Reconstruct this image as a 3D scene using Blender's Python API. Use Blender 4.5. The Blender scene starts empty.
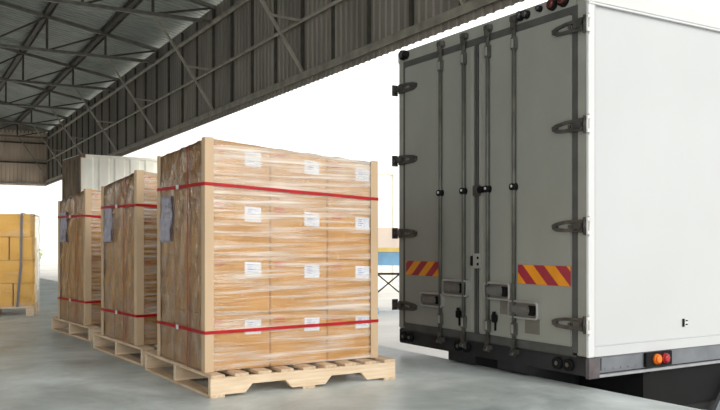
import bpy, bmesh, math, random
from mathutils import Vector, Matrix
random.seed(7)
PI = math.pi
scene = bpy.context.scene
COL = scene.collection

# ------------------------------------------------------------------ camera
WY = 0.5137
cd = bpy.data.cameras.new('camera'); cam = bpy.data.objects.new('camera', cd); COL.objects.link(cam)
cam.location = (0, 0, 1.013); cam.rotation_euler = (PI/2, 0, -WY)
cd.sensor_width = 36; cd.lens = 815.5/720*36; cd.shift_y = 37.3/720; cd.clip_end = 500; cd.clip_start = .05
scene.camera = cam
# ------------------------------------------------------------------ light
world = bpy.data.worlds.new('sky'); scene.world = world; world.use_nodes = True
wn = world.node_tree.nodes; bg = wn['Background']
bg.inputs[0].default_value = (1.0, 0.995, 0.985, 1); bg.inputs[1].default_value = 1.50
sd = bpy.data.lights.new('sun', 'SUN'); sun = bpy.data.objects.new('sun', sd); COL.objects.link(sun)
sd.energy = 1.35; sd.angle = math.radians(28); sd.color = (1.0, .95, .87)
sun.rotation_euler = Vector((0.30, -1, .42)).to_track_quat('Z', 'Y').to_euler()
vs = scene.view_settings
scene.display_settings.display_device = 'sRGB'
vs.view_transform = 'Standard'; vs.look = 'None'; vs.exposure = 0.0; vs.gamma = 1; vs.use_curve_mapping = False
scene.cycles.max_bounces = 12; scene.cycles.diffuse_bounces = 6; scene.cycles.transparent_max_bounces = 16
scene.cycles.use_denoising = True

# ------------------------------------------------------------------ materials
def lin(c):
    return tuple(((v/255)/12.92 if v/255 <= .04045 else ((v/255+.055)/1.055)**2.4) for v in c) + (1,)
def mat(name, rgb, rough=.6, metal=0., var=.12, scale=6., bump=0., stretch=(1, 1, 1), rgb2=None, coord='Object', det=4, spec=.5, emit=None):
    m = bpy.data.materials.new(name); m.use_nodes = True
    nt = m.node_tree; N = nt.nodes; L = nt.links; b = N['Principled BSDF']
    tc = N.new('ShaderNodeTexCoord'); mp = N.new('ShaderNodeMapping'); mp.inputs['Scale'].default_value = stretch
    L.new(tc.outputs[coord], mp.inputs[0])
    nz = N.new('ShaderNodeTexNoise'); nz.inputs['Scale'].default_value = scale; nz.inputs['Detail'].default_value = det
    L.new(mp.outputs[0], nz.inputs['Vector'])
    cr = N.new('ShaderNodeValToRGB'); c = lin(rgb)
    c2 = lin(rgb2) if rgb2 else tuple(v*(1-var*2.2) for v in c[:3])+(1,)
    c1 = c if rgb2 else tuple(min(1, v*(1+var)) for v in c[:3])+(1,)
    cr.color_ramp.elements[0].position = .3; cr.color_ramp.elements[1].position = .7
    cr.color_ramp.elements[0].color = c2; cr.color_ramp.elements[1].color = c1
    L.new(nz.outputs[0], cr.inputs[0]); L.new(cr.outputs[0], b.inputs['Base Color'])
    b.inputs['Roughness'].default_value = rough; b.inputs['Metallic'].default_value = metal
    b.inputs['Specular IOR Level'].default_value = spec
    if bump:
        bp = N.new('ShaderNodeBump'); bp.inputs['Strength'].default_value = bump; bp.inputs['Distance'].default_value = .01
        L.new(nz.outputs[0], bp.inputs['Height']); L.new(bp.outputs[0], b.inputs['Normal'])
    if emit:
        b.inputs['Emission Color'].default_value = c; b.inputs['Emission Strength'].default_value = emit
    return m

M = {}
M['roof'] = mat('roof_sheet', (160, 166, 160), .5, .1, .1, 1.5)
M['clad'] = mat('cladding_sheet', (150, 144, 134), .55, .15, .12, 1.2, stretch=(1, 1, .2))
M['clad_lit'] = mat('cladding_sheet_lit', (216, 196, 176), .55, .1, .12, 1.2, stretch=(1, 1, .2))  # same cladding sheet, bounced light and warm glow put into its colour
M['steel'] = mat('steel_member', (118, 116, 108), .5, .3, .15, 4)
M['purlin'] = mat('purlin_steel', (84, 80, 72), .6, .2, .15, 4)
M['rail'] = mat('rail_steel', (168, 163, 150), .5, .2, .15, 3)
M['kraft'] = mat('kraft_post', (202, 175, 142), .7, 0, .05, 5, stretch=(1, 1, .3))
M['strap'] = mat('strap_red', (218, 34, 44), .35, 0, .06, 8)
M['straptail'] = mat('strap_grey', (150, 157, 174), .4, 0, .06, 8)
M['label'] = mat('label_paper', (226, 232, 242), .6, 0, .03, 8)
M['print'] = mat('label_print', (150, 160, 190), .6, 0, .1, 8)
M['redprint'] = mat('red_print', (205, 70, 50), .7, 0, .2, 30)
M['tape'] = mat('carton_tape', (186, 140, 84), .3, 0, .05, 8)
M['pouch'] = mat('pouch_plastic', (214, 212, 226), .25, 0, .05, 18, bump=.5, stretch=(1, 1, .5))
M['truckwhite'] = mat('truck_white', (214, 216, 216), .35, 0, .015, 1.5)
M['trucksidepanel'] = mat('truck_side_panel', (198, 201, 202), .3, 0, .02, .8)
M['door'] = mat('door_paint', (147, 149, 141), .45, 0, .05, 2.0, stretch=(1, 1, .6))
M['frame'] = mat('rear_frame_paint', (152, 153, 145), .45, 0, .06, 4)
M['gasket'] = mat('rubber_gasket', (78, 78, 76), .7, 0, .1, 8)
M['handle'] = mat('handle_metal', (176, 176, 174), .3, .5, .05, 14)
M['handle2'] = mat('handle_lever_metal', (124, 124, 122), .35, .4, .08, 14)
M['rod'] = mat('lock_rod_steel', (98, 98, 90), .45, .3, .15, 8)
M['hinge'] = mat('hinge_steel', (84, 82, 78), .4, .3, .2, 14)
M['bright'] = mat('bright_steel', (228, 228, 226), .35, .25, .1, 14)
M['liprail'] = mat('rail_lip_metal', (165, 168, 172), .5, .3, .1, 8)
M['peach'] = mat('peach_panel', (255, 226, 204), .7, 0, .04, 2)
M['black'] = mat('black_rubber', (12, 12, 14), .7, 0, .2, 8, spec=.25)
M['chassis'] = mat('chassis_black', (36, 37, 41), .5, .1, .2, 5)
M['railgrey'] = mat('side_rail_grey', (120, 124, 130), .45, .4, .1, 5)
M['railbrown'] = mat('corner_casting_grey', (96, 90, 92), .6, .2, .2, 9)
M['orange'] = mat('lamp_orange', (255, 120, 16), .25, 0, .05, 8)
M['redlamp'] = mat('lamp_red', (170, 30, 40), .2, 0, .05, 8)
M['lens'] = mat('lamp_lens_dark', (70, 68, 72), .2, 0, .1, 8)
M['redlens'] = mat('lamp_lens_red', (92, 46, 42), .2, 0, .1, 8)
M['retrored'] = mat('stripe_red', (160, 44, 62), .4, 0, .05, 8)
M['retroyellow'] = mat('stripe_yellow', (232, 150, 30), .4, 0, .05, 8)
M['sticker'] = mat('sticker_grey', (112, 110, 102), .5, 0, .1, 10)
M['containerwhite'] = mat('container_cream', (250, 246, 234), .5, 0, .08, 1.6, stretch=(1, 1, .4))
M['containerbrown'] = mat('container_rust_brown', (158, 134, 108), .6, 0, .3, 2.0, stretch=(1, 1, .5))
M['castrust'] = mat('container_rust', (130, 92, 62), .7, 0, .3, 8)
M['wallwhite'] = mat('far_wall_white', (240, 240, 238), .8, 0, .02, .5)
M['shutter'] = mat('far_window_grey', (110, 116, 120), .6, 0, .05, 2)
M['blue'] = mat('blue_paint', (130, 178, 214), .5, 0, .1, 2)
M['yellow'] = mat('yellow_paint', (236, 206, 120), .5, 0, .1, 2)
M['leaf'] = mat('leaf_green', (150, 170, 80), .7, 0, .25, 9)
M['yard'] = mat('yard_concrete', (214, 212, 206), .8, 0, .08, .5)
M['tyre'] = mat('tyre_rubber', (24, 24, 26), .75, 0, .2, 12)

def wood_mat():
    m = mat('pallet_wood', (214, 182, 146), .7, 0, .1, 5, rgb2=(176, 140, 104), stretch=(1, 1, 1))
    return m
M['woodx'] = mat('pallet_wood_along', (232, 212, 184), .72, 0, .1, 7, rgb2=(208, 182, 150), stretch=(.5, 6, 6), bump=.3)
M['woody'] = mat('pallet_wood_across', (224, 202, 172), .72, 0, .1, 7, rgb2=(184, 154, 124), stretch=(6, .5, 6), bump=.3)
M['carton'] = mat('carton_board', (206, 160, 86), .75, 0, .06, 5, rgb2=(190, 140, 66), stretch=(1, 1, 2))
M['carton2'] = mat('carton_board_plain', (232, 190, 90), .75, 0, .06, 4, rgb2=(222, 176, 78))

def film_mat(name, lo, hi, white, stretch, scale, bump, ior=1.45, turns=0.):
    m = bpy.data.materials.new(name); m.use_nodes = True
    nt = m.node_tree; N = nt.nodes; L = nt.links; N.remove(N['Principled BSDF'])
    out = N['Material Output']
    tc = N.new('ShaderNodeTexCoord'); mp = N.new('ShaderNodeMapping'); mp.inputs['Scale'].default_value = stretch
    L.new(tc.outputs['Object'], mp.inputs[0])
    nz = N.new('ShaderNodeTexNoise'); nz.inputs['Scale'].default_value = scale; nz.inputs['Detail'].default_value = 5
    nz.inputs['Distortion'].default_value = .05
    L.new(mp.outputs[0], nz.inputs['Vector'])
    nb = N.new('ShaderNodeTexNoise'); nb.inputs['Scale'].default_value = scale*1.7; nb.inputs['Detail'].default_value = 3
    nb.inputs['Distortion'].default_value = 1.5
    L.new(mp.outputs[0], nb.inputs['Vector'])
    bp = N.new('ShaderNodeBump'); bp.inputs['Strength'].default_value = bump; bp.inputs['Distance'].default_value = .03
    L.new(nb.outputs[0], bp.inputs['Height'])
    cr = N.new('ShaderNodeValToRGB'); cr.color_ramp.elements[0].position = lo; cr.color_ramp.elements[1].position = hi
    cr.color_ramp.elements[0].color = (.03, .03, .03, 1); cr.color_ramp.elements[1].color = (white, white, white, 1)
    L.new(nz.outputs[0], cr.inputs[0])
    sx = N.new('ShaderNodeSeparateXYZ'); L.new(tc.outputs['Object'], sx.inputs[0])       # extra turns of film round the top tier
    mr = N.new('ShaderNodeMapRange'); mr.inputs[1].default_value = 1.0; mr.inputs[2].default_value = 1.12; mr.inputs[3].default_value = 0; mr.inputs[4].default_value = turns
    L.new(sx.outputs[2], mr.inputs[0])
    n2 = N.new('ShaderNodeTexNoise'); n2.inputs['Scale'].default_value = 4; n2.inputs['Detail'].default_value = 3; L.new(tc.outputs['Object'], n2.inputs['Vector'])
    mu = N.new('ShaderNodeMath'); mu.operation = 'MULTIPLY_ADD'; L.new(mr.outputs[0], mu.inputs[0]); L.new(n2.outputs[0], mu.inputs[1]); L.new(cr.outputs[0], mu.inputs[2])
    tr = N.new('ShaderNodeBsdfTransparent'); df = N.new('ShaderNodeBsdfDiffuse'); df.inputs[0].default_value = (.93, .87, .78, 1)
    gl = N.new('ShaderNodeBsdfGlossy'); gl.inputs[0].default_value = (1, 1, 1, 1); gl.inputs['Roughness'].default_value = .1
    L.new(bp.outputs[0], gl.inputs['Normal'])
    m1 = N.new('ShaderNodeMixShader'); L.new(mu.outputs[0], m1.inputs[0]); L.new(tr.outputs[0], m1.inputs[1]); L.new(df.outputs[0], m1.inputs[2])
    fr = N.new('ShaderNodeFresnel'); fr.inputs['IOR'].default_value = ior; L.new(bp.outputs[0], fr.inputs['Normal'])
    m2 = N.new('ShaderNodeMixShader'); L.new(fr.outputs[0], m2.inputs[0]); L.new(m1.outputs[0], m2.inputs[1]); L.new(gl.outputs[0], m2.inputs[2])
    L.new(m2.outputs[0], out.inputs['Surface'])
    return m
M['film'] = film_mat('stretch_film_streaked', .43, .70, .62, (.42, .42, 10), 3.2, .2, 1.45, .36)
M['filmclear'] = film_mat('stretch_film_clear', .55, .75, .25, (.8, .8, 5), 2.5, .4, 1.35)
M['filmside'] = film_mat('stretch_film_crinkled', .48, .70, .20, (2.8, 2.4, 1.4), 4.2, 1.0, 1.8)

def floor_mat():
    m = bpy.data.materials.new('warehouse_concrete'); m.use_nodes = True
    nt = m.node_tree; N = nt.nodes; L = nt.links; b = N['Principled BSDF']
    tc = N.new('ShaderNodeTexCoord')
    a = N.new('ShaderNodeTexNoise'); a.inputs['Scale'].default_value = .9; a.inputs['Detail'].default_value = 8; a.inputs['Roughness'].default_value = .65; a.inputs['Distortion'].default_value = .5
    L.new(tc.outputs['Object'], a.inputs['Vector'])
    c = N.new('ShaderNodeTexNoise'); c.inputs['Scale'].default_value = 6; c.inputs['Detail'].default_value = 8
    L.new(tc.outputs['Object'], c.inputs['Vector'])
    r = N.new('ShaderNodeValToRGB'); r.color_ramp.elements[0].position = .32; r.color_ramp.elements[1].position = .7
    r.color_ramp.elements[0].color = lin((150, 160, 159)); r.color_ramp.elements[1].color = lin((234, 243, 243))
    r2 = N.new('ShaderNodeValToRGB'); r2.color_ramp.elements[0].position = .35; r2.color_ramp.elements[1].position = .65
    r2.color_ramp.elements[0].color = (.92, .92, .92, 1); r2.color_ramp.elements[1].color = (1, 1, 1, 1)
    L.new(a.outputs[0], r.inputs[0]); L.new(c.outputs[0], r2.inputs[0])
    mx = N.new('ShaderNodeMix'); mx.data_type = 'RGBA'; mx.blend_type = 'MULTIPLY'; mx.inputs[0].default_value = 1
    L.new(r.outputs[0], mx.inputs[6]); L.new(r2.outputs[0], mx.inputs[7]); L.new(mx.outputs[2], b.inputs['Base Color'])
    rr = N.new('ShaderNodeMapRange'); rr.inputs[1].default_value = .3; rr.inputs[2].default_value = .7; rr.inputs[3].default_value = .30; rr.inputs[4].default_value = .5
    L.new(a.outputs[0], rr.inputs[0]); L.new(rr.outputs[0], b.inputs['Roughness'])
    bp = N.new('ShaderNodeBump'); bp.inputs['Strength'].default_value = .08; bp.inputs['Distance'].default_value = .01
    L.new(c.outputs[0], bp.inputs['Height']); L.new(bp.outputs[0], b.inputs['Normal'])
    return m
M['floor'] = floor_mat()

# ------------------------------------------------------------------ helpers
def bx(bm, x0, x1, y0, y1, z0, z1, bev=0, mi=0):
    vs_ = [bm.verts.new(p) for p in ((x0, y0, z0), (x1, y0, z0), (x1, y1, z0), (x0, y1, z0), (x0, y0, z1), (x1, y0, z1), (x1, y1, z1), (x0, y1, z1))]
    fs = [bm.faces.new([vs_[i] for i in f]) for f in ((0, 3, 2, 1), (4, 5, 6, 7), (0, 1, 5, 4), (1, 2, 6, 5), (2, 3, 7, 6), (3, 0, 4, 7))]
    for f in fs: f.material_index = mi
    if bev:
        es = set(e for f in fs for e in f.edges)
        r = bmesh.ops.bevel(bm, geom=list(es), offset=bev, segments=2, affect='EDGES')
        for f in r['faces']: f.material_index = mi
    return vs_
def bar(bm, p, q, w, h=None, up=(0, 0, 1)):
    """square-section bar from p to q"""
    h = h or w; p = Vector(p); q = Vector(q); d = (q-p).normalized(); u = Vector(up)
    if abs(d.dot(u)) > .98: u = Vector((1, 0, 0))
    s = d.cross(u).normalized(); u = s.cross(d)
    a = [[bm.verts.new(c + s*w/2*i + u*h/2*j) for i, j in ((-1, -1), (1, -1), (1, 1), (-1, 1))] for c in (p, q)]
    bm.faces.new(a[0][::-1]); bm.faces.new(a[1])
    for i in range(4): bm.faces.new((a[0][i], a[0][(i+1) % 4], a[1][(i+1) % 4], a[1][i]))
def cyl(bm, p, q, r, r2=None, n=16, mi=0):
    r2 = r if r2 is None else r2; p = Vector(p); q = Vector(q); d = (q-p).normalized()
    s = d.orthogonal().normalized(); u = d.cross(s)
    A = [bm.verts.new(p + (s*math.cos(2*PI*i/n) + u*math.sin(2*PI*i/n))*r) for i in range(n)]
    B = [bm.verts.new(q + (s*math.cos(2*PI*i/n) + u*math.sin(2*PI*i/n))*r2) for i in range(n)]
    fs = [bm.faces.new(A[::-1]), bm.faces.new(B)]
    for i in range(n):
        f = bm.faces.new((A[i], A[(i+1) % n], B[(i+1) % n], B[i])); f.smooth = True; fs.append(f)
    for f in fs: f.material_index = mi
def prism(bm, pts, axis, a0, a1):
    """polygon pts (2D) extruded along axis x/y/z"""
    def P(u, v, a): return {'x': (a, u, v), 'y': (u, a, v), 'z': (u, v, a)}[axis]
    A = [bm.verts.new(P(u, v, a0)) for u, v in pts]; B = [bm.verts.new(P(u, v, a1)) for u, v in pts]
    n = len(pts); bm.faces.new(A); bm.faces.new(B[::-1])
    for i in range(n): bm.faces.new((A[i], B[i], B[(i+1) % n], A[(i+1) % n]))
    bmesh.ops.recalc_face_normals(bm, faces=bm.faces[:])
def obj(name, bm, mats, parent=None, loc=(0, 0, 0), rz=0):
    bmesh.ops.recalc_face_normals(bm, faces=bm.faces[:])
    me = bpy.data.meshes.new(name); bm.to_mesh(me); bm.free()
    for m in (mats if isinstance(mats, (list, tuple)) else [mats]): me.materials.append(m)
    o = bpy.data.objects.new(name, me); COL.objects.link(o); o.parent = parent
    o.location = loc; o.rotation_euler = (0, 0, rz)
    return o
def tag(o, label, cat, group=None, kind=None):
    if label: o['label'] = label
    if cat: o['category'] = cat
    if group: o['group'] = group
    if kind: o['kind'] = kind
    return o
def empty(name, loc, rz=0):
    o = bpy.data.objects.new(name, None); COL.objects.link(o); o.location = loc; o.rotation_euler = (0, 0, rz); o.empty_display_size = .2
    return o
def struct(o): o['kind'] = 'structure'; return o
def NB(): return bmesh.new()
def kids(o): return [c for c in bpy.data.objects if c.parent == o]
def dup(o, parent=None):
    ch = [(c) for c in kids(o)]
    c = o.copy(); COL.objects.link(c); c.parent = parent
    for k in ch: dup(k, c)
    return c

# ------------------------------------------------------------------ structure
DK = .036                                   # the dock edge runs a touch skew
def edge_x(y): return 4.20 - DK*(y-4.1)
XW, ZB, YB = 8.5, 4.8, 57.5
XL, YF = -18.0, -6.0
bm = NB()
prism(bm, [(XL, YF), (edge_x(YF), YF), (edge_x(YB), YB), (XL, YB)], 'z', -1.0, 0)
struct(obj('floor', bm, M['floor']))
bm = NB(); bx(bm, -80, 120, -40, 160, -1.3, -1.002)
g = struct(obj('ground', bm, M['yard']))

def corr(bm, origin, du, dv, length, height, pitch, depth, nrm):
    """trapezoid corrugated sheet: profile along du, height along dv, offset along nrm; double sided with thickness"""
    o = Vector(origin); du = Vector(du); dv = Vector(dv); nr = Vector(nrm)
    n = int(length/pitch); prof = []
    for i in range(n):
        b = i*pitch
        prof += [(b, 0), (b+pitch*.55, 0), (b+pitch*.65, depth), (b+pitch*.9, depth)]
    prof.append((length, 0))
    for off in (0, .004):
        lo = [bm.verts.new(o + du*a + nr*(d+off)) for a, d in prof]
        hi = [bm.verts.new(o + du*a + nr*(d+off) + dv*height) for a, d in prof]
        for i in range(len(prof)-1): bm.faces.new((lo[i], lo[i+1], hi[i+1], hi[i]))

# hanging cladding wall over the loading side
SL = .185
def roof_z(x): return 8.32 + SL*(8.5-x) if x > -4.75 else 8.32 + SL*13.25 - SL*(-4.75-x)
Y0W = 3.0
bm = NB(); corr(bm, (XW, Y0W, ZB), (0, 1, 0), (0, 0, 1), YB-Y0W, roof_z(XW)-ZB, .24, .035, (1, 0, 0))
wr = struct(obj('wall_right', bm, M['clad']))
bm = NB(); bx(bm, XW-.10, XW, Y0W, YB, 5.0, 5.09); bx(bm, XW-.1, XW-.08, Y0W, YB, 4.93, 5.0); obj('bottom_rail', bm, M['rail'], wr)
bm = NB(); cyl(bm, (XW-.10, Y0W, 6.33), (XW-.10, YB, 6.33), .045); obj('middle_rail', bm, M['rail'], wr)
bm = NB(); cyl(bm, (XW-.10, Y0W, 7.78), (XW-.10, YB, 7.78), .075); obj('top_rail', bm, M['rail'], wr)
TY = [11.3 + 6.42*i for i in range(8)]
y = Y0W+.4; k = 0
while y < YB:
    bm = NB(); bx(bm, XW-.06, XW, y-.04, y+.04, ZB+.2, roof_z(XW)-.1)
    obj('wall_post', bm, M['purlin'], wr)
    y += 1.605
# back wall, open below
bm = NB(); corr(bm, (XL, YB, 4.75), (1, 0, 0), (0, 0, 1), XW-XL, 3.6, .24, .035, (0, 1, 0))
wb = struct(obj('wall_back', bm, M['clad_lit']))
for z in (4.85, 6.2, 7.5):
    bm = NB(); bx(bm, XL, XW, YB-.1, YB, z, z+.1); obj('wall_rail', bm, M['rail'] if z < 5 else M['purlin'], wb)
bm = NB(); prism(bm, [(XL, 8.2), (XW, 8.2), (XW, roof_z(XW)+.17), (-4.75, roof_z(-4.75)+.17), (XL, roof_z(XL)+.17)], 'y', YB+.02, YB+.06)
obj('gable_sheet', bm, M['clad'], wb)
# unseen left wall, closing the hall but cut short to let sky light in
bm = NB(); corr(bm, (XL, 13, 0), (0, 1, 0), (0, 0, 1), YB-13, roof_z(XL), .24, .035, (-1, 0, 0))
struct(obj('wall_left', bm, M['clad']))
# roof: two corrugated slopes
bm = NB()
for (xa, xb) in ((XW+.25, -4.75), (XL-.2, -4.75)):
    za, zb = roof_z(min(xa, XW)) if xa > 0 else roof_z(xa), roof_z(-4.75)
    if xa > XW: za = roof_z(XW) - SL*(xa-XW)
    L_ = math.hypot(xb-xa, zb-za)
    corr(bm, (xa, -1, za+.18), (0, 1, 0), ((xb-xa)/L_, 0, (zb-za)/L_), YB+1.3, L_, .30, .05, (0, 0, 1))
cl = struct(obj('ceiling', bm, M['roof']))
# purlins at the truss nodes, running the length of the hall
NX = [8.5, 6.55, 4.53, 2.5, .47, -1.56, -3.6]
pn = ['nearest the hanging cladding wall', 'second from the cladding wall', 'third from the cladding wall', 'fourth from the cladding wall', 'fifth from the cladding wall', 'sixth from the cladding wall', 'seventh from the cladding wall']
for i, x in enumerate(NX):
    if i == 0: continue
    bm = NB(); z = roof_z(x)
    bx(bm, x-.11, x+.11, -.8, YB, z-.02, z+.14); bx(bm, x+.07, x+.10, -.8, YB, z-.09, z-.02)
    o = obj('roof_purlin', bm, M['purlin'])
    tag(o, 'dark lengthwise roof purlin, '+pn[i-1], 'purlin', 'lengthwise roof purlins')
# trusses
def make_truss(y):
    t = empty('roof_truss', (0, y, 0))
    zl = 7.80; X = NX + [-4.75]
    def up(x): return roof_z(x)-.06
    bm = NB(); bar(bm, (XW, 0, zl), (XL, 0, zl), .10, .10); obj('lower_chord', bm, M['steel'], t)
    bm = NB(); bar(bm, (XW, 0, up(XW)), (-4.75, 0, up(-4.75)), .10, .12); bar(bm, (-4.75, 0, up(-4.75)), (XL, 0, up(XL)), .1, .12); obj('upper_chord', bm, M['steel'], t)
    XX = X + [-6.8, -8.8, -10.8, -12.8, -15]
    for i, x in enumerate(XX):
        bm = NB(); bar(bm, (x - (.05 if i == 0 else 0), 0, zl), (x - (.05 if i == 0 else 0), 0, up(x)), .075); obj('vertical_strut', bm, M['purlin'], t)
        if i:
            bm = NB(); xr = XX[i-1]
            bar(bm, (x, 0, zl), (xr, 0, up(xr)), .06); obj('diagonal_strut', bm, M['purlin'], t)
    bm = NB(); bar(bm, (6.6, 0, zl), (XW-.05, 0, 5.05), .065); obj('knee_brace', bm, M['rail'], t)
    bm = NB(); bar(bm, (7.62, 0, 6.36), (XW-.1, 0, 6.33), .05); obj('brace_tie', bm, M['rail'], t)
    return t
tr = make_truss(TY[0])
ords = ['nearest, brace foot above the truck', 'second nearest, brace ends above the front stack', 'third nearest', 'fourth nearest', 'fifth nearest', 'sixth nearest', 'seventh nearest', 'farthest, against the end wall']
for i, y in enumerate(TY):
    o = tr if i == 0 else dup(tr)
    o.location = (0, y, 0)
    tag(o, 'grey steel roof truss with knee brace, '+ords[i], 'roof truss', 'roof trusses across the hall')

# ------------------------------------------------------------------ pallets
def notched(bm, W, y0, y1, z0, z1):
    n1, n2, nw, nd = W*.17, W*.59, W*.24, .055
    pts = [(0, z0), (n1, z0), (n1+.05, z0+nd), (n1+nw-.05, z0+nd), (n1+nw, z0), (n2, z0), (n2+.05, z0+nd), (n2+nw-.05, z0+nd), (n2+nw, z0), (W, z0), (W, z1), (0, z1)]
    prism(bm, pts, 'y', y0, y1)
def make_pallet(W, L, nb=9, hp=.15):
    p = empty('wooden_pallet', (0, 0, 0))
    for y0 in (0, L/2-.02, L-.04):
        bm = NB(); notched(bm, W, y0, y0+.04, .018, hp-.022); obj('stringer', bm, M['woodx'], p)
    bw = .098; gap = (W-nb*bw)/(nb-1)
    for i in range(nb):
        x = i*(bw+gap); bm = NB(); dz = random.uniform(-.001, .001)
        bx(bm, x, x+bw, -.006+random.uniform(-.003, .003), L+.004, hp-.0215, hp+dz, .003); obj('deck_board', bm, M['woody'], p)
    for x in (0, W/2-.05, W-.1):
        bm = NB(); bx(bm, x, x+.1, -.002, L, 0, .0178, .002); obj('bottom_board', bm, M['woody'], p)
    return p

# ------------------------------------------------------------------ cartons
CWS = (.462, .452, .402); CD, CH = .318, .355
CX = (0, .465, .920)
def make_carton(w, d, h, label=True, material='carton', mark=True):
    """origin at front-left-bottom"""
    bm = NB(); bx(bm, 0, w, 0, d, 0, h, .006)
    b = obj('carton', bm, M[material])
    bm = NB(); bx(bm, -.0008, w+.0008, d/2-.03, d/2+.03, h-.0002, h+.0008)
    bx(bm, -.001, -.0002, d/2-.03, d/2+.03, h-.07, h+.0008); bx(bm, w+.0002, w+.001, d/2-.03, d/2+.03, h-.07, h+.0008)
    obj('packing_tape', bm, M['tape'], b)
    if label:
        bm = NB(); bx(bm, w*.59, w*.59+.122, -.003, -.0005, h*.62, h*.62+.092); l = obj('shipping_label', bm, M['label'], b)
        l['label'] = 'white paper label with faint print'
        bm = NB()
        for i, (a, c) in enumerate(((.01, .05), (.01, .04), (.01, .055), (.01, .045))):
            bx(bm, w*.59+.012+a, w*.59+.012+c, -.0036, -.003, h*.62+.072-i*.014, h*.62+.078-i*.014)
        bx(bm, w*.59+.076, w*.59+.078, -.0036, -.003, h*.62+.01, h*.62+.08)
        obj('label_print', bm, M['print'], l)
    if mark:
        bm = NB()
        for i in range(6):
            x = .03+i*.014; bx(bm, x, x+.009, -.0012, -.0004, h*.86, h*.86+.016)
        for i in range(8):
            x = .034+i*.011; bx(bm, x, x+.007, -.0012, -.0004, h*.80, h*.80+.010)
        obj('printed_mark', bm, M['redprint'], b)
    return b
carton_front = [make_carton(w, CD, CH) for w in CWS]
carton_side = [make_carton(CWS[0], CD, CH, label=False, mark=False), None, make_carton(CWS[2], CD, CH, label=False, mark=False)]
used = {}
def place(proto, parent_m, x, y, z, sz=1.):
    o = dup(proto) if used.get(proto) else proto
    used[proto] = True
    o.matrix_world = parent_m @ Matrix.Translation((x, y, z))
    o.scale = (1, 1, sz)
    return o

PW, PL, HP = 1.445, 1.40, .15
pal = make_pallet(PW, PL)
STK = [(1.7504+.0015, 5.1086-.035, .0418, 1.695), (1.7201+.003, 6.7001-.035, .0801, 1.60), (1.6825+.004, 8.6341-.035, .1118, 1.555)]
names = ['the front stack', 'the middle stack', 'the rearmost stack']
row_n = ['bottom', 'second', 'third', 'top']
col_n = ['left column', 'centre column', 'right column']
IX, IN = .022, .135; LW = sum(CWS)+.012; LD = 3*CD+.008
SINK = .058                       # the load settles towards its right-hand side
FAR = (.035, .075, .085)

def lean(x, y, s):
    """height factor of the settled load at (x, y) from its near left corner"""
    u = min(1, max(0, x/LW)); v = min(1, max(0, y/LD))
    return 1 - SINK*u - FAR[s]/1.5*v
def settle(o, x, y, z, kz, s):
    for ob in [o]+[c for k in kids(o) for c in [k]+kids(k)]:
        ob.data = ob.data.copy()
        for v in ob.data.vertices:
            v.co.z = (v.co.z*kz+z)*lean(v.co.x+x, v.co.y+y, s) - z
def film_mesh(w, d, h, seed, s):
    """wrapped film: rings around the load, slightly wavy; top rim folded in"""
    rnd = random.Random(seed)
    bm = NB(); nx, ny, nz = 26, 24, 34; r = .012
    per = []
    for i in range(nx): per.append((w*i/nx, 0, 0, -1, i/nx, 0))
    for i in range(ny): per.append((w, d*i/ny, 1, 0, 1, i/ny))
    for i in range(nx): per.append((w-w*i/nx, d, 0, 1, 1-i/nx, 1))
    for i in range(ny): per.append((0, d-d*i/ny, -1, 0, 0, 1-i/ny))
    ph = [rnd.uniform(0, 6) for _ in range(8)]
    rings = []
    zs = [h*k/nz for k in range(nz+1)]
    for k, z in enumerate(zs):
        ring = []
        for (x, y, a, b, u, v_) in per:
            wob = .0035*math.sin(z*23+ph[0]+x*9+y*8)+.002*math.sin(x*37+y*31+ph[1]+z*11)
            o = r+wob
            zz = z
            if s is not None: zz = z*lean(x, y, s) + (.006*math.sin(x*14)**2 if k == nz else 0)
            ring.append(bm.verts.new((x+a*o, y+b*o, zz)))
        rings.append(ring)
    top = []
    for (x, y, a, b, u, v_) in per:
        x2 = w/2+(x-w/2)*.86; y2 = d/2+(y-d/2)*.86
        top.append(bm.verts.new((x2, y2, (h+.007)*(lean(x2, y2, s) if s is not None else 1))))
    rings.append(top)
    n = len(per)
    for k in range(len(rings)-1):
        for i in range(n):
            f = bm.faces.new((rings[k][i], rings[k][(i+1) % n], rings[k+1][(i+1) % n], rings[k+1][i])); f.smooth = True
            side = i >= 2*nx+ny or (nx <= i < nx+ny)
            f.material_index = 1 if side else 0
    return bm
def post_mesh(h, sx, sy, a=.062, t=.006):
    """L-shaped kraft corner post; outer corner at the origin, legs along sx and sy"""
    bm = NB()
    pts = [(0, 0), (sx*a, 0), (sx*a, sy*t), (sx*t, sy*t), (sx*t, sy*a), (0, sy*a)]
    prism(bm, pts, 'z', 0, h); return bm
def strap_loop(path, width, t=.0025, normal_fn=None):
    """closed flat band through points; band width is along z for horizontal loops, along x for vertical loops"""
    bm = NB(); n = len(path); rings = []
    for p, w_ in path:
        p = Vector(p); wv = Vector(w_)
        rings.append((p-wv*width/2, p+wv*width/2))
    vs1 = [(bm.verts.new(a), bm.verts.new(b)) for a, b in rings]
    for i in range(n):
        j = (i+1) % n; bm.faces.new((vs1[i][0], vs1[j][0], vs1[j][1], vs1[i][1]))
    bmesh.ops.solidify(bm, geom=bm.faces[:], thickness=t)
    return bm

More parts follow.
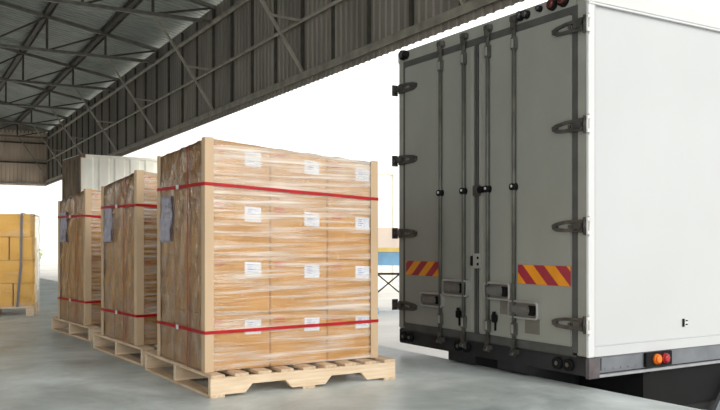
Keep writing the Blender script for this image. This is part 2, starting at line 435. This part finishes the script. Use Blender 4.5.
for s, (sx, sy, rz, H) in enumerate(STK):
    IN = (.135, .180, .180)[s]
    Mx = Matrix.Translation((sx, sy, 0)) @ Matrix.Rotation(rz, 4, 'Z')
    p = pal if s == 0 else dup(pal)
    p.matrix_world = Mx
    tag(p, 'pale wooden stringer pallet under '+names[s], 'pallet', 'pallets under the wrapped stacks')
    th = (H-HP-.012)/4; sc = th/CH
    droptop = .05
    for r in range(4):
        for c in range(3):
            for dd in range(3):
                if dd > 0 and c != 0 and not (s == 0 and c == 2): continue
                pr = carton_front[c] if dd == 0 else carton_side[c]
                o = place(pr, Mx, IX+.006+CX[c], IN+.006+dd*(CD+.003), HP+.003+r*th, 1.)
                settle(o, IX+.006+CX[c]-IX, IN+.006+dd*(CD+.003)-IN, .003+r*th, sc*.992, s)
                if dd == 0: lab = 'brown carton with white label on front face of %s, %s tier, %s' % (names[s], row_n[r], col_n[c])
                else: lab = 'brown carton without label, %s side of %s, %s tier, %s' % ('left' if c == 0 else 'right', names[s], row_n[r], 'middle' if dd == 1 else 'farthest')
                tag(o, lab, 'carton', 'cartons in the wrapped stacks')
    fm = obj('stretch_film', film_mesh(LW, LD, H-HP-.004, 3+s, s), [M['film'], M['filmside']])
    fm.matrix_world = Mx @ Matrix.Translation((IX+.004, IN+.004, HP+.004))
    tag(fm, 'clear stretch film wrapped around '+names[s]+' of cartons', 'stretch film', 'stretch film wraps')
    # crumpled document pouch under the film on the left face
    bm = NB(); n1, n2 = 8, 14; gv = []
    for i in range(n1+1):
        gv.append([bm.verts.new((-.016-.004*math.sin(i*1.9+j*.7)-.003*math.sin(j*2.1), .66+.25*i/n1+.02*math.sin(j*.5), .86+.34*j/n2)) for j in range(n2+1)])
    for i in range(n1):
        for j in range(n2): bm.faces.new((gv[i][j], gv[i+1][j], gv[i+1][j+1], gv[i][j+1])).smooth = True
    bmesh.ops.solidify(bm, geom=bm.faces[:], thickness=.002)
    o = obj('document_pouch', bm, M['pouch'], fm); o['label'] = 'crumpled bluish white plastic pouch'
    # corner posts
    for (cx, cy, ax, ay, wh, hh) in ((-.018, -.018, 1, 1, 'near left', .015), (LW+.018, -.018, -1, 1, 'near right', -.075), (-.018, LD+.018, 1, -1, 'far left', .01-FAR[s])):
        if s and wh == 'near right': continue
        o = obj('corner_post', post_mesh(H-HP+hh, ax, ay), M['kraft'])
        o.matrix_world = Mx @ Matrix.Translation((IX+.004+cx, IN+.004+cy, HP+.001))
        tag(o, 'tan cardboard corner post, %s edge of %s' % (wh, names[s]), 'corner post', 'cardboard edge protectors')
    # straps: two around, one over the left half
    x0, x1 = IX+.004-.021, IX+.004+LW+.021; y0, y1 = IN+.004-.021, IN+.004+LD+.021
    k = (H-HP)/(1.649-HP)
    for nm, (za, zb, zc, zd), zn in (('upper', (1.365, 1.30, 1.28, 1.375), 'high around'), ('lower', (.405, .418, .42, .398), 'low around')):
        zz = [HP+(z-HP)*k for z in (za, zb, zc, zd)]
        U = Vector((0, 0, 1))
        path = []
        P4 = [Vector((x0, y0, zz[0])), Vector((x1, y0, zz[1])), Vector((x1, y1, zz[2])), Vector((x0, y1, zz[3]))]
        for i in range(4):
            a, b = P4[i], P4[(i+1) % 4]
            for q in range(8):
                f_ = q/8; pp = a.lerp(b, f_); path.append((pp, U))
        bm = strap_loop(path, .022); bm_ = bm
        o = obj('packing_strap', bm, M['strap']); o.matrix_world = Mx
        tag(o, 'red packing strap %s %s' % (zn, names[s]), 'strap', 'red straps on the wrapped stacks')
        bm = NB(); bx(bm, x0-.008, x0-.002, (y0+y1)/2+.0, (y0+y1)/2+.045, (zz[0]+zz[3])/2-.016, (zz[0]+zz[3])/2+.016, .002)
        obj('strap_buckle', bm, M['bright'], o)
    Xv = Vector((0, 1, 0)); yv = .36
    zt = H+.006; yv = IN+.3
    fd = FAR[s]*.30
    path = [((x0-.004, yv, .135), Xv), ((x0-.004, yv, zt*.5), Xv), ((x0-.004, yv, zt-fd-.02), Xv)]
    path += [((x0+.01+(x1-x0-.02)*q/24, yv, zt-fd-SINK*1.5*q/24), Xv) for q in range(25)]
    path += [((x1+.004, yv, zt-fd-.105), Xv), ((x1+.004, yv, .135), Xv), ((x1-.02, yv, .12), Xv), ((x0+.02, yv, .12), Xv)]
    bm = strap_loop(path, .016)
    o = obj('packing_strap', bm, M['strap']); o.matrix_world = Mx
    tag(o, 'thin red packing strap running upright over '+names[s], 'strap', 'red straps on the wrapped stacks')

# ------------------------------------------------------------------ plain stack at the left edge
RZ = -WY+.30
BX, BY = 1.60, 11.96
Ml = Matrix.Translation((BX, BY, 0)) @ Matrix.Rotation(RZ, 4, 'Z')
p = empty('wooden_pallet', (0, 0, 0))
W2, D2 = 1.1, .95
for x in (-W2, -W2/2-.05, -.10):
    for y in (0, D2/2-.05, D2-.1):
        bm = NB(); bx(bm, x, x+.10, y, y+.1, .0, .11, .004); obj('block', bm, M['woodx'], p)
for i in range(7):
    y = i*(D2-.09)/6; bm = NB(); bx(bm, -W2, 0, y, y+.09, .1105, .135, .003); obj('deck_board', bm, M['woodx'], p)
p.matrix_world = Ml
tag(p, 'wooden block pallet under the plain carton stack at the left edge', 'pallet')
ths = .317
cart_l = make_carton(.55, .45, ths-.004, label=False, material='carton2', mark=False); u0 = True
sp = [  # tier, (x0, x1) spans ; bottom first
    [(-.235, .0), (-.52, -.250), (-.90, -.53)],
    [(-.46, .005), (-.93, -.465)],
    [(-.285, -.01), (-.58, -.300), (-.92, -.59)],
    [(-.50, -.03), (-.93, -.505)]]
tn = ['bottom', 'second', 'third', 'top']
for t_, spans in enumerate(sp):
    for i, (a, b) in enumerate(spans):
        for dd in range(2):
            if dd == 1 and i > 0: continue
            bm = NB(); w = b-a; hh = ths-.004
            bx(bm, 0, w, 0, .44, 0, hh, .006)
            o = obj('carton', bm, M['carton2'])
            bm = NB(); bx(bm, 0, w, .2, .25, hh-.0002, hh+.001); bx(bm, w, w+.001, .2, .25, hh-.07, hh+.001); obj('packing_tape', bm, M['tape'], o)
            o.matrix_world = Ml @ Matrix.Translation((a-.02, .02+dd*.45, .1355+t_*ths))
            where = ['at the right-hand end', 'second from the right-hand end', 'third from the right-hand end'][i]
            tag(o, 'plain brown carton, left edge stack, %s tier, %s%s' % (tn[t_], where, ', behind the front one' if dd else ''), 'carton', 'cartons in the left edge stack')
bpy.data.objects.remove(cart_l, do_unlink=True) if False else None
for c in kids(cart_l): bpy.data.objects.remove(c, do_unlink=True)
bpy.data.objects.remove(cart_l, do_unlink=True)
bm = NB()
pth = []
fz0, fz1 = .15, .137+4*ths
o = obj('stretch_film', film_mesh(.95, .90, 4*ths-.005, 11, None), [M['filmclear'], M['filmclear']])
o.matrix_world = Ml @ Matrix.Translation((-.95+.0, .02, .137))
tag(o, 'clear film around the plain carton stack at the left edge', 'stretch film')
Xv = Vector((1, 0, 0)); zt = .137+4*ths+.012
path = []
xs_ = -.16
path = [((xs_-.05, -.006, .13), Xv), ((xs_, -.006, zt*.5), Xv), ((xs_+.01, -.006, zt), Xv), ((xs_+.01, .95, zt), Xv), ((xs_-.05, .95, .13), Xv)]
bm = strap_loop(path, .03)
o = obj('packing_strap', bm, M['straptail']); o.matrix_world = Ml
tag(o, 'blue-grey upright strap on the plain carton stack at the left edge', 'strap')

# ------------------------------------------------------------------ truck
TW, TH, TL = 2.30, 2.54, 6.2
T = empty('box_truck', (4.1025, 4.1019, .223), .0357)
tag(T, 'white box truck backed up to the dock with closed rear doors', 'truck')
def part(name, bm, m, parent=T, label=None):
    o = obj(name, bm, M[m] if isinstance(m, str) else m, parent)
    if label: o['label'] = label
    return o
# body shell
bm = NB(); bx(bm, .07, TL, .012, TW-.012, 0, TH-.012); part('cargo_box', bm, 'trucksidepanel')
bm = NB(); bx(bm, .012, .07, 0, TW, TH-.09, TH, .01); part('rear_header', bm, 'frame')
bm = NB(); bx(bm, 0, .068, 0.004, .10, 0, TH, .008); part('rear_post', bm, 'frame')
bm = NB(); bx(bm, 0, .068, TW-.09, TW-.004, 0, TH, .008); part('rear_post', bm, 'frame')
bm = NB(); bx(bm, .001, .066, .10, TW-.09, TH-.105, TH-.002); part('rear_header_panel', bm, 'frame')
bm = NB(); bx(bm, -.001, .066, -.010, .012, -.002, TH+.002, .004); part('corner_trim', bm, 'truckwhite', label='white corner trim')
bm = NB(); bx(bm, .0, TL, -.014, .03, TH-.10, TH+.008, .008); bx(bm, 0, TL, -.018, .0, TH-.112, TH-.10); part('top_rail', bm, 'truckwhite', label='white top rail')
bm = NB(); bx(bm, .0, TL, TW-.03, TW+.014, TH-.10, TH+.008, .008); part('top_rail', bm, 'truckwhite')
bm = NB(); bx(bm, .067, .071, -.0085, .011, 0, TH-.1); bx(bm, .075, TL, -.001, .012, .069, .073); part('panel_seam', bm, 'trucksidepanel')
bm = NB(); bx(bm, .066, TL, -.006, .012, -.001, .068); part('bottom_skirt', bm, 'trucksidepanel')
# gasket frame
bm = NB(); g0, g1 = .075, 2.215
bx(bm, -.004, .06, .085, .135, .02, 2.44); part('door_gasket', bm, 'gasket')
bm = NB(); bx(bm, -.004, .06, 2.185, 2.215, .02, 2.44); part('door_gasket', bm, 'gasket')
bm = NB(); bx(bm, -.004, .06, .135, 2.185, 2.385, 2.44); part('door_gasket', bm, 'gasket')
bm = NB(); bx(bm, -.004, .06, .135, 2.185, .0, .055); part('door_gasket', bm, 'gasket')
bm = NB(); bx(bm, .0, .06, 0.10, TW-.09, -.02, .0); part('door_sill', bm, 'gasket')
# doors
doorR = part('cargo_door', (lambda b: (bx(b, -.012, .05, .137, 1.140, .057, 2.383, .008), b)[1])(NB()), 'door', label='right-hand rear door')
doorL = part('cargo_door', (lambda b: (bx(b, -.012, .05, 1.185, 2.183, .057, 2.383, .008), b)[1])(NB()), 'door', label='left-hand rear door')
bm = NB(); bx(bm, -.016, .04, 1.142, 1.158, .057, 2.383); bx(bm, -.016, .04, 1.168, 1.183, .057, 2.383); bx(bm, -.008, .04, 1.158, 1.168, .057, 2.383); part('centre_seal', bm, 'gasket')
# raised strips on the doors either side of the seal
for dr, a, b in ((doorR, 1.085, 1.110), (doorL, 1.215, 1.232)):
    bm = NB(); bx(bm, -.0145, -.010, a, b, .07, 2.37, .001); part('edge_moulding', bm, 'frame', dr)

def lock_rod(dr, y, hy0, hy1, hz):
    y -= .022
    bm = NB(); cyl(bm, (-.030, y, -.02), (-.030, y, 2.47), .0155); part('lock_rod', bm, 'rod', dr)
    bm = NB()                                            # top cam and keeper
    bx(bm, -.050, .0, y-.034, y+.034, 2.455, 2.505, .008); bx(bm, -.058, -.02, y-.015, y+.015, 2.40, 2.47, .006)
    part('rod_cam', bm, 'hinge', dr, 'dark steel cam')
    def bracket(z0, z1):
        bm = NB(); bx(bm, -.044, -.012, y-.028, y+.028, z0, z1, .007)
        b = part('rod_guide', bm, 'rod', dr)
        bm = NB(); bx(bm, -.050, -.043, y-.013, y+.013, z0+.016, z1-.016, .003); part('guide_cap', bm, 'handle', b)
    bracket(2.245, 2.345); bracket(.085, .185)
    bm = NB(); cyl(bm, (-.012, y, 1.21), (-.056, y, 1.21), .031, .026, 18); g_ = part('rod_guide', bm, 'black', dr, 'round black rod guide')
    bm = NB(); cyl(bm, (-.056, y-.004, 1.214), (-.061, y-.004, 1.214), .011, .010, 14); part('guide_bolt', bm, 'bright', g_)
    bm = NB(); bx(bm, -.050, .012, y-.028, y+.028, -.060, -.02, .006); cyl(bm, (-.04, y-.026, -.055), (-.04, y+.026, -.055), .018); bx(bm, -.054, -.02, y-.014, y+.014, -.02, .05, .005)
    part('rod_cam', bm, 'hinge', dr, 'dark steel cam')
    # handle housing: bright rim, grey pan, dark slot and lever
    z0, z1 = hz; z0 -= .010; z1 += .018; hy0 -= .050; hy1 -= .005
    bm = NB()
    pts = []
    def rr_(a0, a1, b0, b1, r, n=5):
        o_ = []
        for cx, cz, t0 in ((a1-r, b1-r, 0), (a0+r, b1-r, 90), (a0+r, b0+r, 180), (a1-r, b0+r, 270)):
            for k in range(n+1):
                t = math.radians(t0+90*k/n); o_.append((cx+r*math.cos(t), cz+r*math.sin(t)))
        return o_
    A = rr_(hy0, hy1, z0, z1, .028); B = rr_(hy0+.014, hy1-.014, z0+.014, z1-.014, .02)
    n = len(A)
    lay = [[bm.verts.new((x, p[0], p[1])) for p in P] for P, x in ((A, -.012), (A, -.038), (B, -.042), (B, -.018))]
    for a, b in zip(lay[:-1], lay[1:]):
        for k in range(n): bm.faces.new((a[k], a[(k+1) % n], b[(k+1) % n], b[k]))
    h = part('handle_housing', bm, 'handle', dr, 'bright metal rimmed handle housing')
    bm = NB(); prism(bm, B, 'x', -.022, -.013); part('housing_pan', bm, 'sticker', h)
    ln = hy1-hy0
    bm = NB(); bx(bm, -.034, -.020, hy0+ln*.12, hy0+ln*.36, z0+.03, z1-.03, .008); part('handle_slot', bm, 'black', h)
    bm = NB(); bx(bm, -.046, -.022, hy0+ln*.30, hy1-.03, z0+.034, z1-.034, .010); cyl(bm, (-.045, hy0+ln*.30, (z0+z1)/2), (-.050, hy0+ln*.30, (z0+z1)/2), .015)
    part('door_handle', bm, 'handle2', h)
lock_rod(doorR, .727, .487, .768, (.228, .335)); lock_rod(doorR, 1.030, .791, 1.049, (.352, .462))
lock_rod(doorL, 1.330, 1.300, 1.600, (.352, .462)); lock_rod(doorL, 1.645, 1.637, 1.915, (.240, .338))
# padlock hasps
for dr, y in ((doorL, 1.372), (doorR, .925)):
    bm = NB(); bx(bm, -.050, -.012, y-.024, y+.024, .165, .230, .008); cyl(bm, (-.035, y, .23), (-.035, y, .25), .014); bx(bm, -.03, -.012, y-.005, y+.005, .10, .165, .002)
    part('padlock', bm, 'black', dr)
# stickers
bm = NB(); bx(bm, -.0135, -.0115, .745, .880, .235, .345); part('sticker', bm, 'sticker', doorR, 'grey square plate')
bm = NB(); bx(bm, -.0135, -.0115, .446, .600, .112, .226); part('sticker', bm, 'sticker', doorR, 'grey square plate')
# centre plates
bm = NB(); bx(bm, -.026, -.012, 1.095, 1.195, .580, .700, .003); part('lock_plate', bm, 'frame', doorR)
bm = NB(); cyl(bm, (-.026, 1.13, .615), (-.031, 1.13, .615), .011); cyl(bm, (-.026, 1.13, .665), (-.031, 1.13, .665), .011); bx(bm, -.03, -.012, 1.20, 1.225, .60, .68, .003)
part('plate_bolt', bm, 'black', doorR)
bm = NB(); bx(bm, -.034, -.012, 1.10, 1.195, 1.16, 1.25, .008); part('lock_plate', bm, 'hinge', doorR)
bm = NB(); bx(bm, -.050, -.02, 1.04, 1.12, 1.185, 1.235, .008); part('catch', bm, 'black', doorR)
# reflective stripes: red ground with slanting yellow bars
def stripe(dr, ya, yb, za, zb, lean, n):
    bm = NB(); bx(bm, -.0145, -.0115, ya, yb, za, zb); st = part('reflective_stripe', bm, 'retrored', dr, 'red reflective strip with yellow slanted bars')
    pit = (yb-ya)/n; w = pit*.5; hgt = zb-za
    bm = NB()
    for i in range(-2, int(n)+3):
        b0 = ya+i*pit
        pts = [(b0, za), (b0+w, za), (b0+w+lean, zb), (b0+lean, zb)]
        # clip the bar to the strip
        def clip(P, f_in, inter):
            out = []
            for q in range(len(P)):
                A, B = P[q], P[(q+1) % len(P)]
                if f_in(A): out.append(A)
                if f_in(A) != f_in(B): out.append(inter(A, B))
            return out
        for lim, sg in ((ya, 1), (yb, -1)):
            if len(pts) < 3: break
            pts = clip(pts, lambda p_: sg*(p_[0]-lim) >= 0, lambda A, B: (lim, A[1]+(B[1]-A[1])*(lim-A[0])/(B[0]-A[0])))
        if len(pts) >= 3: prism(bm, pts, 'x', -.0162, -.0146)
    part('stripe_bars', bm, 'retroyellow', st)
stripe(doorL, 1.655, 2.155, .495, .622, -.15, 2.4)
stripe(doorR, .140, .675, .480, .622, .15, 2.4)
# hinges
def hinge(z, side):
    bm = NB()
    if side == 'R':
        dr = doorR; tip, root = .305, .02
        pts = [(tip, z-.018), (tip+.004, z+.012), (tip-.04, z+.028), (.18, z+.040), (root, z+.045), (root, z+.02), (.19, z+.018), (.26, z+.006), (.26, z-.010), (.19, z-.016), (root, z-.012), (root, z-.045), (.18, z-.040), (tip-.04, z-.036)]
        s_ = 1
    else:
        dr = doorL; tip, root = 1.985, 2.26
        pts = [(tip, z-.018), (tip-.004, z+.012), (tip+.04, z+.028), (2.14, z+.040), (root, z+.04), (root, z+.015), (2.15, z+.014), (2.08, z+.006), (2.08, z-.010), (2.15, z-.014), (root, z-.012), (root, z-.045), (2.14, z-.04), (tip+.04, z-.036)]
        s_ = -1
    prism(bm, pts, 'x', -.030, -.0125)
    for q in (tip - s_*.03, tip - s_*.17): cyl(bm, (-.030, q, z-.003), (-.037, q, z-.003), .012)
    h = part('hinge', bm, 'hinge', dr)
    bm = NB()
    if side == 'R':
        bx(bm, -.036, -.010, .03, .105, z-.028, z+.028, .006)
        cyl(bm, (-.014, .012, z-.06), (-.014, .012, z+.06), .011)
        part('hinge_knuckle', bm, 'hinge', h)
        bm = NB(); bx(bm, -.024, .012, -.026, -.010, z-.058, z-.034, .003); bx(bm, -.024, .012, -.026, -.010, z+.034, z+.058, .003); bx(bm, -.024, -.012, -.024, -.010, z-.04, z+.04, .003); bx(bm, 0, .010, -.020, -.010, z-.07, z+.07)
        part('hinge_bracket', bm, 'bright', h)
    else:
        bx(bm, -.045, -.010, 2.20, 2.27, z-.026, z+.026, .006)
        part('hinge_knuckle', bm, 'hinge', h)
        bm = NB(); bx(bm, -.035, .012, 2.297, 2.345, z-.018, z+.018, .003); bx(bm, -.04, .02, 2.335, 2.352, z-.05, z+.05, .003)
        part('hinge_bracket', bm, 'hinge', h)
for z in (2.290, 1.600, .902, .222): hinge(z, 'R')
for z in (2.198, 1.544, .873, .212): hinge(z, 'L')
# header lamps
def lamp(y, z, r, m, name='marker_lamp', label=None):
    bm = NB(); cyl(bm, (.004, y, z), (-.030, y, z), r*1.12, r, 20); h = part(name, bm, 'black', T, label)
    bm = NB(); cyl(bm, (-.030, y, z), (-.046, y, z), r*.86, r*.5, 20); part('lens', bm, m, h)
lamp(2.215, 2.505, .042, 'lens', label='dark round marker lamp'); lamp(2.165, 2.498, .036, 'black', label='dark round marker lamp')
lamp(.655, 2.495, .034, 'lens'); lamp(.590, 2.490, .030, 'lens', label='dark round marker lamp')
lamp(.452, 2.500, .022, 'lens', label='small dark marker lamp')
lamp(.322, 2.498, .040, 'redlens', label='dull red round lamp'); lamp(.215, 2.503, .044, 'redlens', label='dull red round lamp')
# bumper and chassis
bm = NB(); bx(bm, .0, .10, .012, TW-.01, -.135, -.002, .008); part('rear_bumper', bm, 'chassis')
bm = NB(); bx(bm, .02, .12, 1.22, 1.58, -.21, -.13, .006); part('bumper_bracket', bm, 'chassis')
bm = NB(); bx(bm, .02, .12, .60, .95, -.20, -.13, .006); part('bumper_bracket', bm, 'chassis')
for y in (2.20, 2.10, 1.40, 1.29, .27, .165):
    bm = NB(); cyl(bm, (.004, y, -.07), (-.025, y, -.07), .046, .042, 22); h = part('dock_buffer', bm, 'black', T, 'round rubber buffer')
    bm = NB(); cyl(bm, (-.025, y, -.07), (-.028, y, -.07), .016, .014, 14); part('buffer_bolt', bm, 'rod', h)
bm = NB(); bx(bm, .0, .115, -.012, .02, -.150, -.004, .005); part('corner_casting', bm, 'railbrown', T, 'brownish grey corner casting')
bm = NB(); bx(bm, .115, TL, .0, .06, -.118, -.004, .003); part('side_rail', bm, 'railgrey', T, 'grey side rail')
bm = NB(); bx(bm, .10, TL, -.018, .05, -.146, -.126, .004); part('side_rail_lip', bm, 'liprail', T, 'light grey metal lip')
bm = NB(); bx(bm, .13, .52, -.008, .002, -.100, -.012, .002)
for i in range(5): cyl(bm, (.17+i*.078, -.007, -.09), (.17+i*.078, -.012, -.09), .006)
part('rail_plate', bm, 'railgrey')
bm = NB(); bx(bm, .575, .865, -.022, .002, -.112, -.008, .004); lb = part('lamp_bracket', bm, 'black')
def slamp(x, m, lab):
    bm = NB(); cyl(bm, (x, -.02, -.058), (x, -.045, -.058), .040, .036, 20); cyl(bm, (x, -.045, -.058), (x, -.056, -.058), .036, .018, 20); o = part('side_lamp', bm, m, lb, lab)
slamp(.688, 'orange', 'orange round side lamp'); slamp(.778, 'redlamp', 'red round side lamp')
bm = NB(); bx(bm, .62, .67, -.012, .0, -.165, -.146, .004); part('rail_hook', bm, 'black')
# small latch mark on the side panel
bm = NB(); bx(bm, 1.022, 1.040, .0025, .0115, .155, .215, .002); lt = part('side_latch', bm, 'black', T, 'small black and white latch')
bm = NB(); bx(bm, 1.045, 1.082, .004, .0115, .155, .215, .002); l2 = part('latch_plate', bm, 'truckwhite', lt)
bm = NB(); bx(bm, 1.052, 1.076, .0025, .0045, .195, .205); bx(bm, 1.052, 1.076, .0025, .0045, .166, .176); part('latch_slot', bm, 'black', lt)
# chassis rails, cross members, mudguards, wheels
for y in (.70, 1.50):
    bm = NB(); bx(bm, .11, TL, y, y+.08, -.42, -.16, .004); part('chassis_rail', bm, 'chassis')
bm = NB(); bx(bm, .12, TL, .06, TW-.06, -.115, -.06); part('floor_frame', bm, 'chassis')
bm = NB(); bx(bm, .62, .66, .04, .66, -.85, -.12); part('mud_flap', bm, 'black')
bm = NB(); bx(bm, .62, .66, TW-.70, TW-.06, -.62, -.12); part('mud_flap', bm, 'black')
bm = NB(); bx(bm, .66, 2.3, .05, .10, -.45, -.15, .01); bx(bm, .66, 2.3, .10, .66, -.20, -.15); mg = part('mudguard', bm, 'black')
bm = NB(); bar(bm, (1.15, -.0, -.85), (1.62, -.0, -.24), .03, .05); part('mudguard_stay', bm, 'railgrey', T)
RW = .46
for (x, ys) in ((1.35, (.08, .36, 1.70, 1.98)), (5.2, (.10, 1.92))):
    for y in ys:
        bm = NB(); cyl(bm, (x, y, -1.223+RW), (x, y+.25, -1.223+RW), RW, RW, 36); w_ = part('wheel', bm, 'tyre')
        bm = NB(); cyl(bm, (x, y-.004, -1.223+RW), (x, y-.0, -1.223+RW), .25, .25, 28); cyl(bm, (x, y-.03, -1.223+RW), (x, y-.004, -1.223+RW), .09, .12, 20); part('wheel_hub', bm, 'railgrey', w_)
    bm = NB(); cyl(bm, (x, .2, -1.223+RW), (x, 2.1, -1.223+RW), .07); part('axle', bm, 'chassis')
# cab ahead of the box, out of frame
bm = NB(); prism(bm, [(TL+.15, -.55), (TL+1.75, -.55), (TL+1.85, .15), (TL+1.45, 1.25), (TL+.15, 1.35)], 'y', .1, TW-.1); part('cab', bm, 'truckwhite')
bm = NB(); bx(bm, TL-.2, TL+1.6, .5, 1.8, -.6, -.2); part('cab_chassis', bm, 'chassis')

# ------------------------------------------------------------------ yard: containers, blue stand, far building, hedge
def container(name_label, x, y, z, rz, L_=12.2, W_=2.44, H_=2.6, end='containerbrown'):
    c = empty('shipping_container', (x, y, z), rz)
    tag(c, name_label, 'container')
    bm = NB()
    for (a, b) in ((0, 0), (0, W_), (L_, 0), (L_, W_)):
        bx(bm, a-(.14 if a else 0), a+(0 if a else .14), b-(.14 if b else 0), b+(0 if b else .14), 0, H_, .01)
    bx(bm, 0, L_, 0, .09, 0, .16); bx(bm, 0, L_, W_-.09, W_, 0, .16); bx(bm, 0, L_, 0, .07, H_-.09, H_); bx(bm, 0, L_, W_-.07, W_, H_-.09, H_)
    bx(bm, 0, .09, 0, W_, H_-.12, H_); bx(bm, 0, .09, 0, W_, 0, .16)
    obj('container_frame', bm, M['containerwhite'], c)
    bm = NB(); corr(bm, (.12, .05, .14), (1, 0, 0), (0, 0, 1), L_-.24, H_-.22, .56, .045, (0, 1, 0)); obj('side_wall', bm, M['containerwhite'], c)
    bm = NB(); corr(bm, (.12, W_-.05, .14), (1, 0, 0), (0, 0, 1), L_-.24, H_-.22, .56, .045, (0, -1, 0)); obj('side_wall', bm, M['containerwhite'], c)
    bm = NB(); corr(bm, (-.012, .12, .10), (0, 1, 0), (0, 0, 1), W_-.24, H_-.16, .34, .04, (1, 0, 0)); bx(bm, -.02, .02, 0, .14, .1, H_-.1); bx(bm, -.02, .02, W_-.14, W_, .1, H_-.1); bx(bm, -.02, .02, 0, W_, H_-.14, H_-.04); e = obj('end_wall', bm, M[end], c); e['label'] = 'rust brown corrugated end'
    bm = NB(); corr(bm, (L_-.05, .12, .14), (0, 1, 0), (0, 0, 1), W_-.24, H_-.22, .34, .04, (-1, 0, 0)); obj('end_wall', bm, M['containerwhite'], c)
    bm = NB(); bx(bm, .05, L_-.05, .05, W_-.05, H_-.05, H_-.02); obj('roof_panel', bm, M['containerwhite'], c)
    for (a, b) in ((-.01, -.01), (L_-.17, -.01)):
        for z_ in (0, H_-.12):
            bm = NB(); bx(bm, a, a+.18, b, b+.16, z_-.003, z_+.123, .01); obj('corner_casting', bm, M['castrust' if a < 0 else 'containerwhite'], c)
    return c
container('upper cream shipping container with rust brown end, behind the pallet stacks', 5.50, 29.62, 1.50, .08, L_=13.7)
container('lower cream shipping container, under the one whose brown end shows', 5.50, 29.62, -1.0, .08, L_=13.7, H_=2.485)
# blue stand with a yellow edged deck
st = empty('loading_stand', (11.0, 20.2, -1.0), -WY); tag(st, 'blue steel loading stand with yellow edged deck, between stack and truck', 'stand')
bm = NB(); bx(bm, -3.2, 2.2, 0, 1.4, 1.36, 1.78, .01); obj('deck', bm, M['blue'], st)
bm = NB(); bx(bm, -3.2, 2.2, -.03, .0, 1.74, 1.86, .004); obj('deck_edge', bm, M['yellow'], st)
bm = NB(); bx(bm, -3.2, 2.2, 1.30, 1.36, 1.79, 2.45); obj('back_panel', bm, M['peach'], st)
for x in (-2.6, .62, 1.9):
    for y in (.1, 1.15):
        bm = NB(); bx(bm, x-.13, x+.13, y, y+.16, 0.02, 1.36, .01); bx(bm, x-.27, x+.27, y-.12, y+.28, 0, .08, .01); bx(bm, x-.18, x+.18, y, y+.16, .3, .38); obj('leg', bm, M['blue'], st)
bm = NB(); bar(bm, (.85, .1, 1.1), (1.45, .1, .6), .04); bar(bm, (.85, .1, .6), (1.45, .1, 1.1), .04); bar(bm, (.8, .1, 1.12), (1.5, .1, 1.12), .06); obj('cross_brace', bm, M['chassis'], st)
# far white building seen through the open end
fb = empty('warehouse_building', (-30, 84, -1.0)); tag(fb, 'white building with pale windows beyond the open end of the hall', 'building')
bm = NB(); bx(bm, 0, 62, 0, 10, 0, 13); obj('wall', bm, M['wallwhite'], fb)
for x0, x1 in ((31.8, 33.8), (34.6, 36.0), (26.0, 28.0), (22, 24)):
    bm = NB(); bx(bm, x0, x1, -.08, -.002, 5.9, 7.6, .01)
    f = obj('window', bm, M['shutter'], fb)
    bm = NB()
    for k in range(6): bx(bm, x0+.1, x1-.1, -.12, -.08, 6.05+k*.25, 6.15+k*.25)
    obj('louvre', bm, M['wallwhite'], f)
# low hedge near the far opening
def leafclump(bm, c, r, n, rnd):
    for _ in range(n):
        d = Vector((rnd.gauss(0, 1), rnd.gauss(0, 1), rnd.gauss(0, 1))).normalized()*r*rnd.uniform(.75, 1.05)
        p_ = Vector(c)+Vector((d.x, d.y, d.z*.8)); u = Vector((rnd.gauss(0, 1), rnd.gauss(0, 1), rnd.gauss(0, 1))).normalized(); v = u.orthogonal().normalized()
        s_ = .11
        bm.faces.new([bm.verts.new(p_+u*s_), bm.verts.new(p_+v*s_*.6), bm.verts.new(p_-u*s_), bm.verts.new(p_-v*s_*.6)])
rnd = random.Random(5)
for i in range(3):
    bm = NB()
    for q in range(5): leafclump(bm, (rnd.uniform(-1, 1), rnd.uniform(-.3, .3), .7+rnd.uniform(-.1, .5)), .8, 160, rnd)
    cyl(bm, (0, 0, 0), (0, 0, .8), .06, .04, 8)
    o = obj('shrub', bm, M['leaf'], None, (3.0+i*4.2, 62, -1.0))
    tag(o, ['yellow-green shrub beyond the far opening, leftmost', 'yellow-green shrub beyond the far opening, centre', 'yellow-green shrub beyond the far opening, rightmost'][i], 'shrub', 'shrubs beyond the far opening')
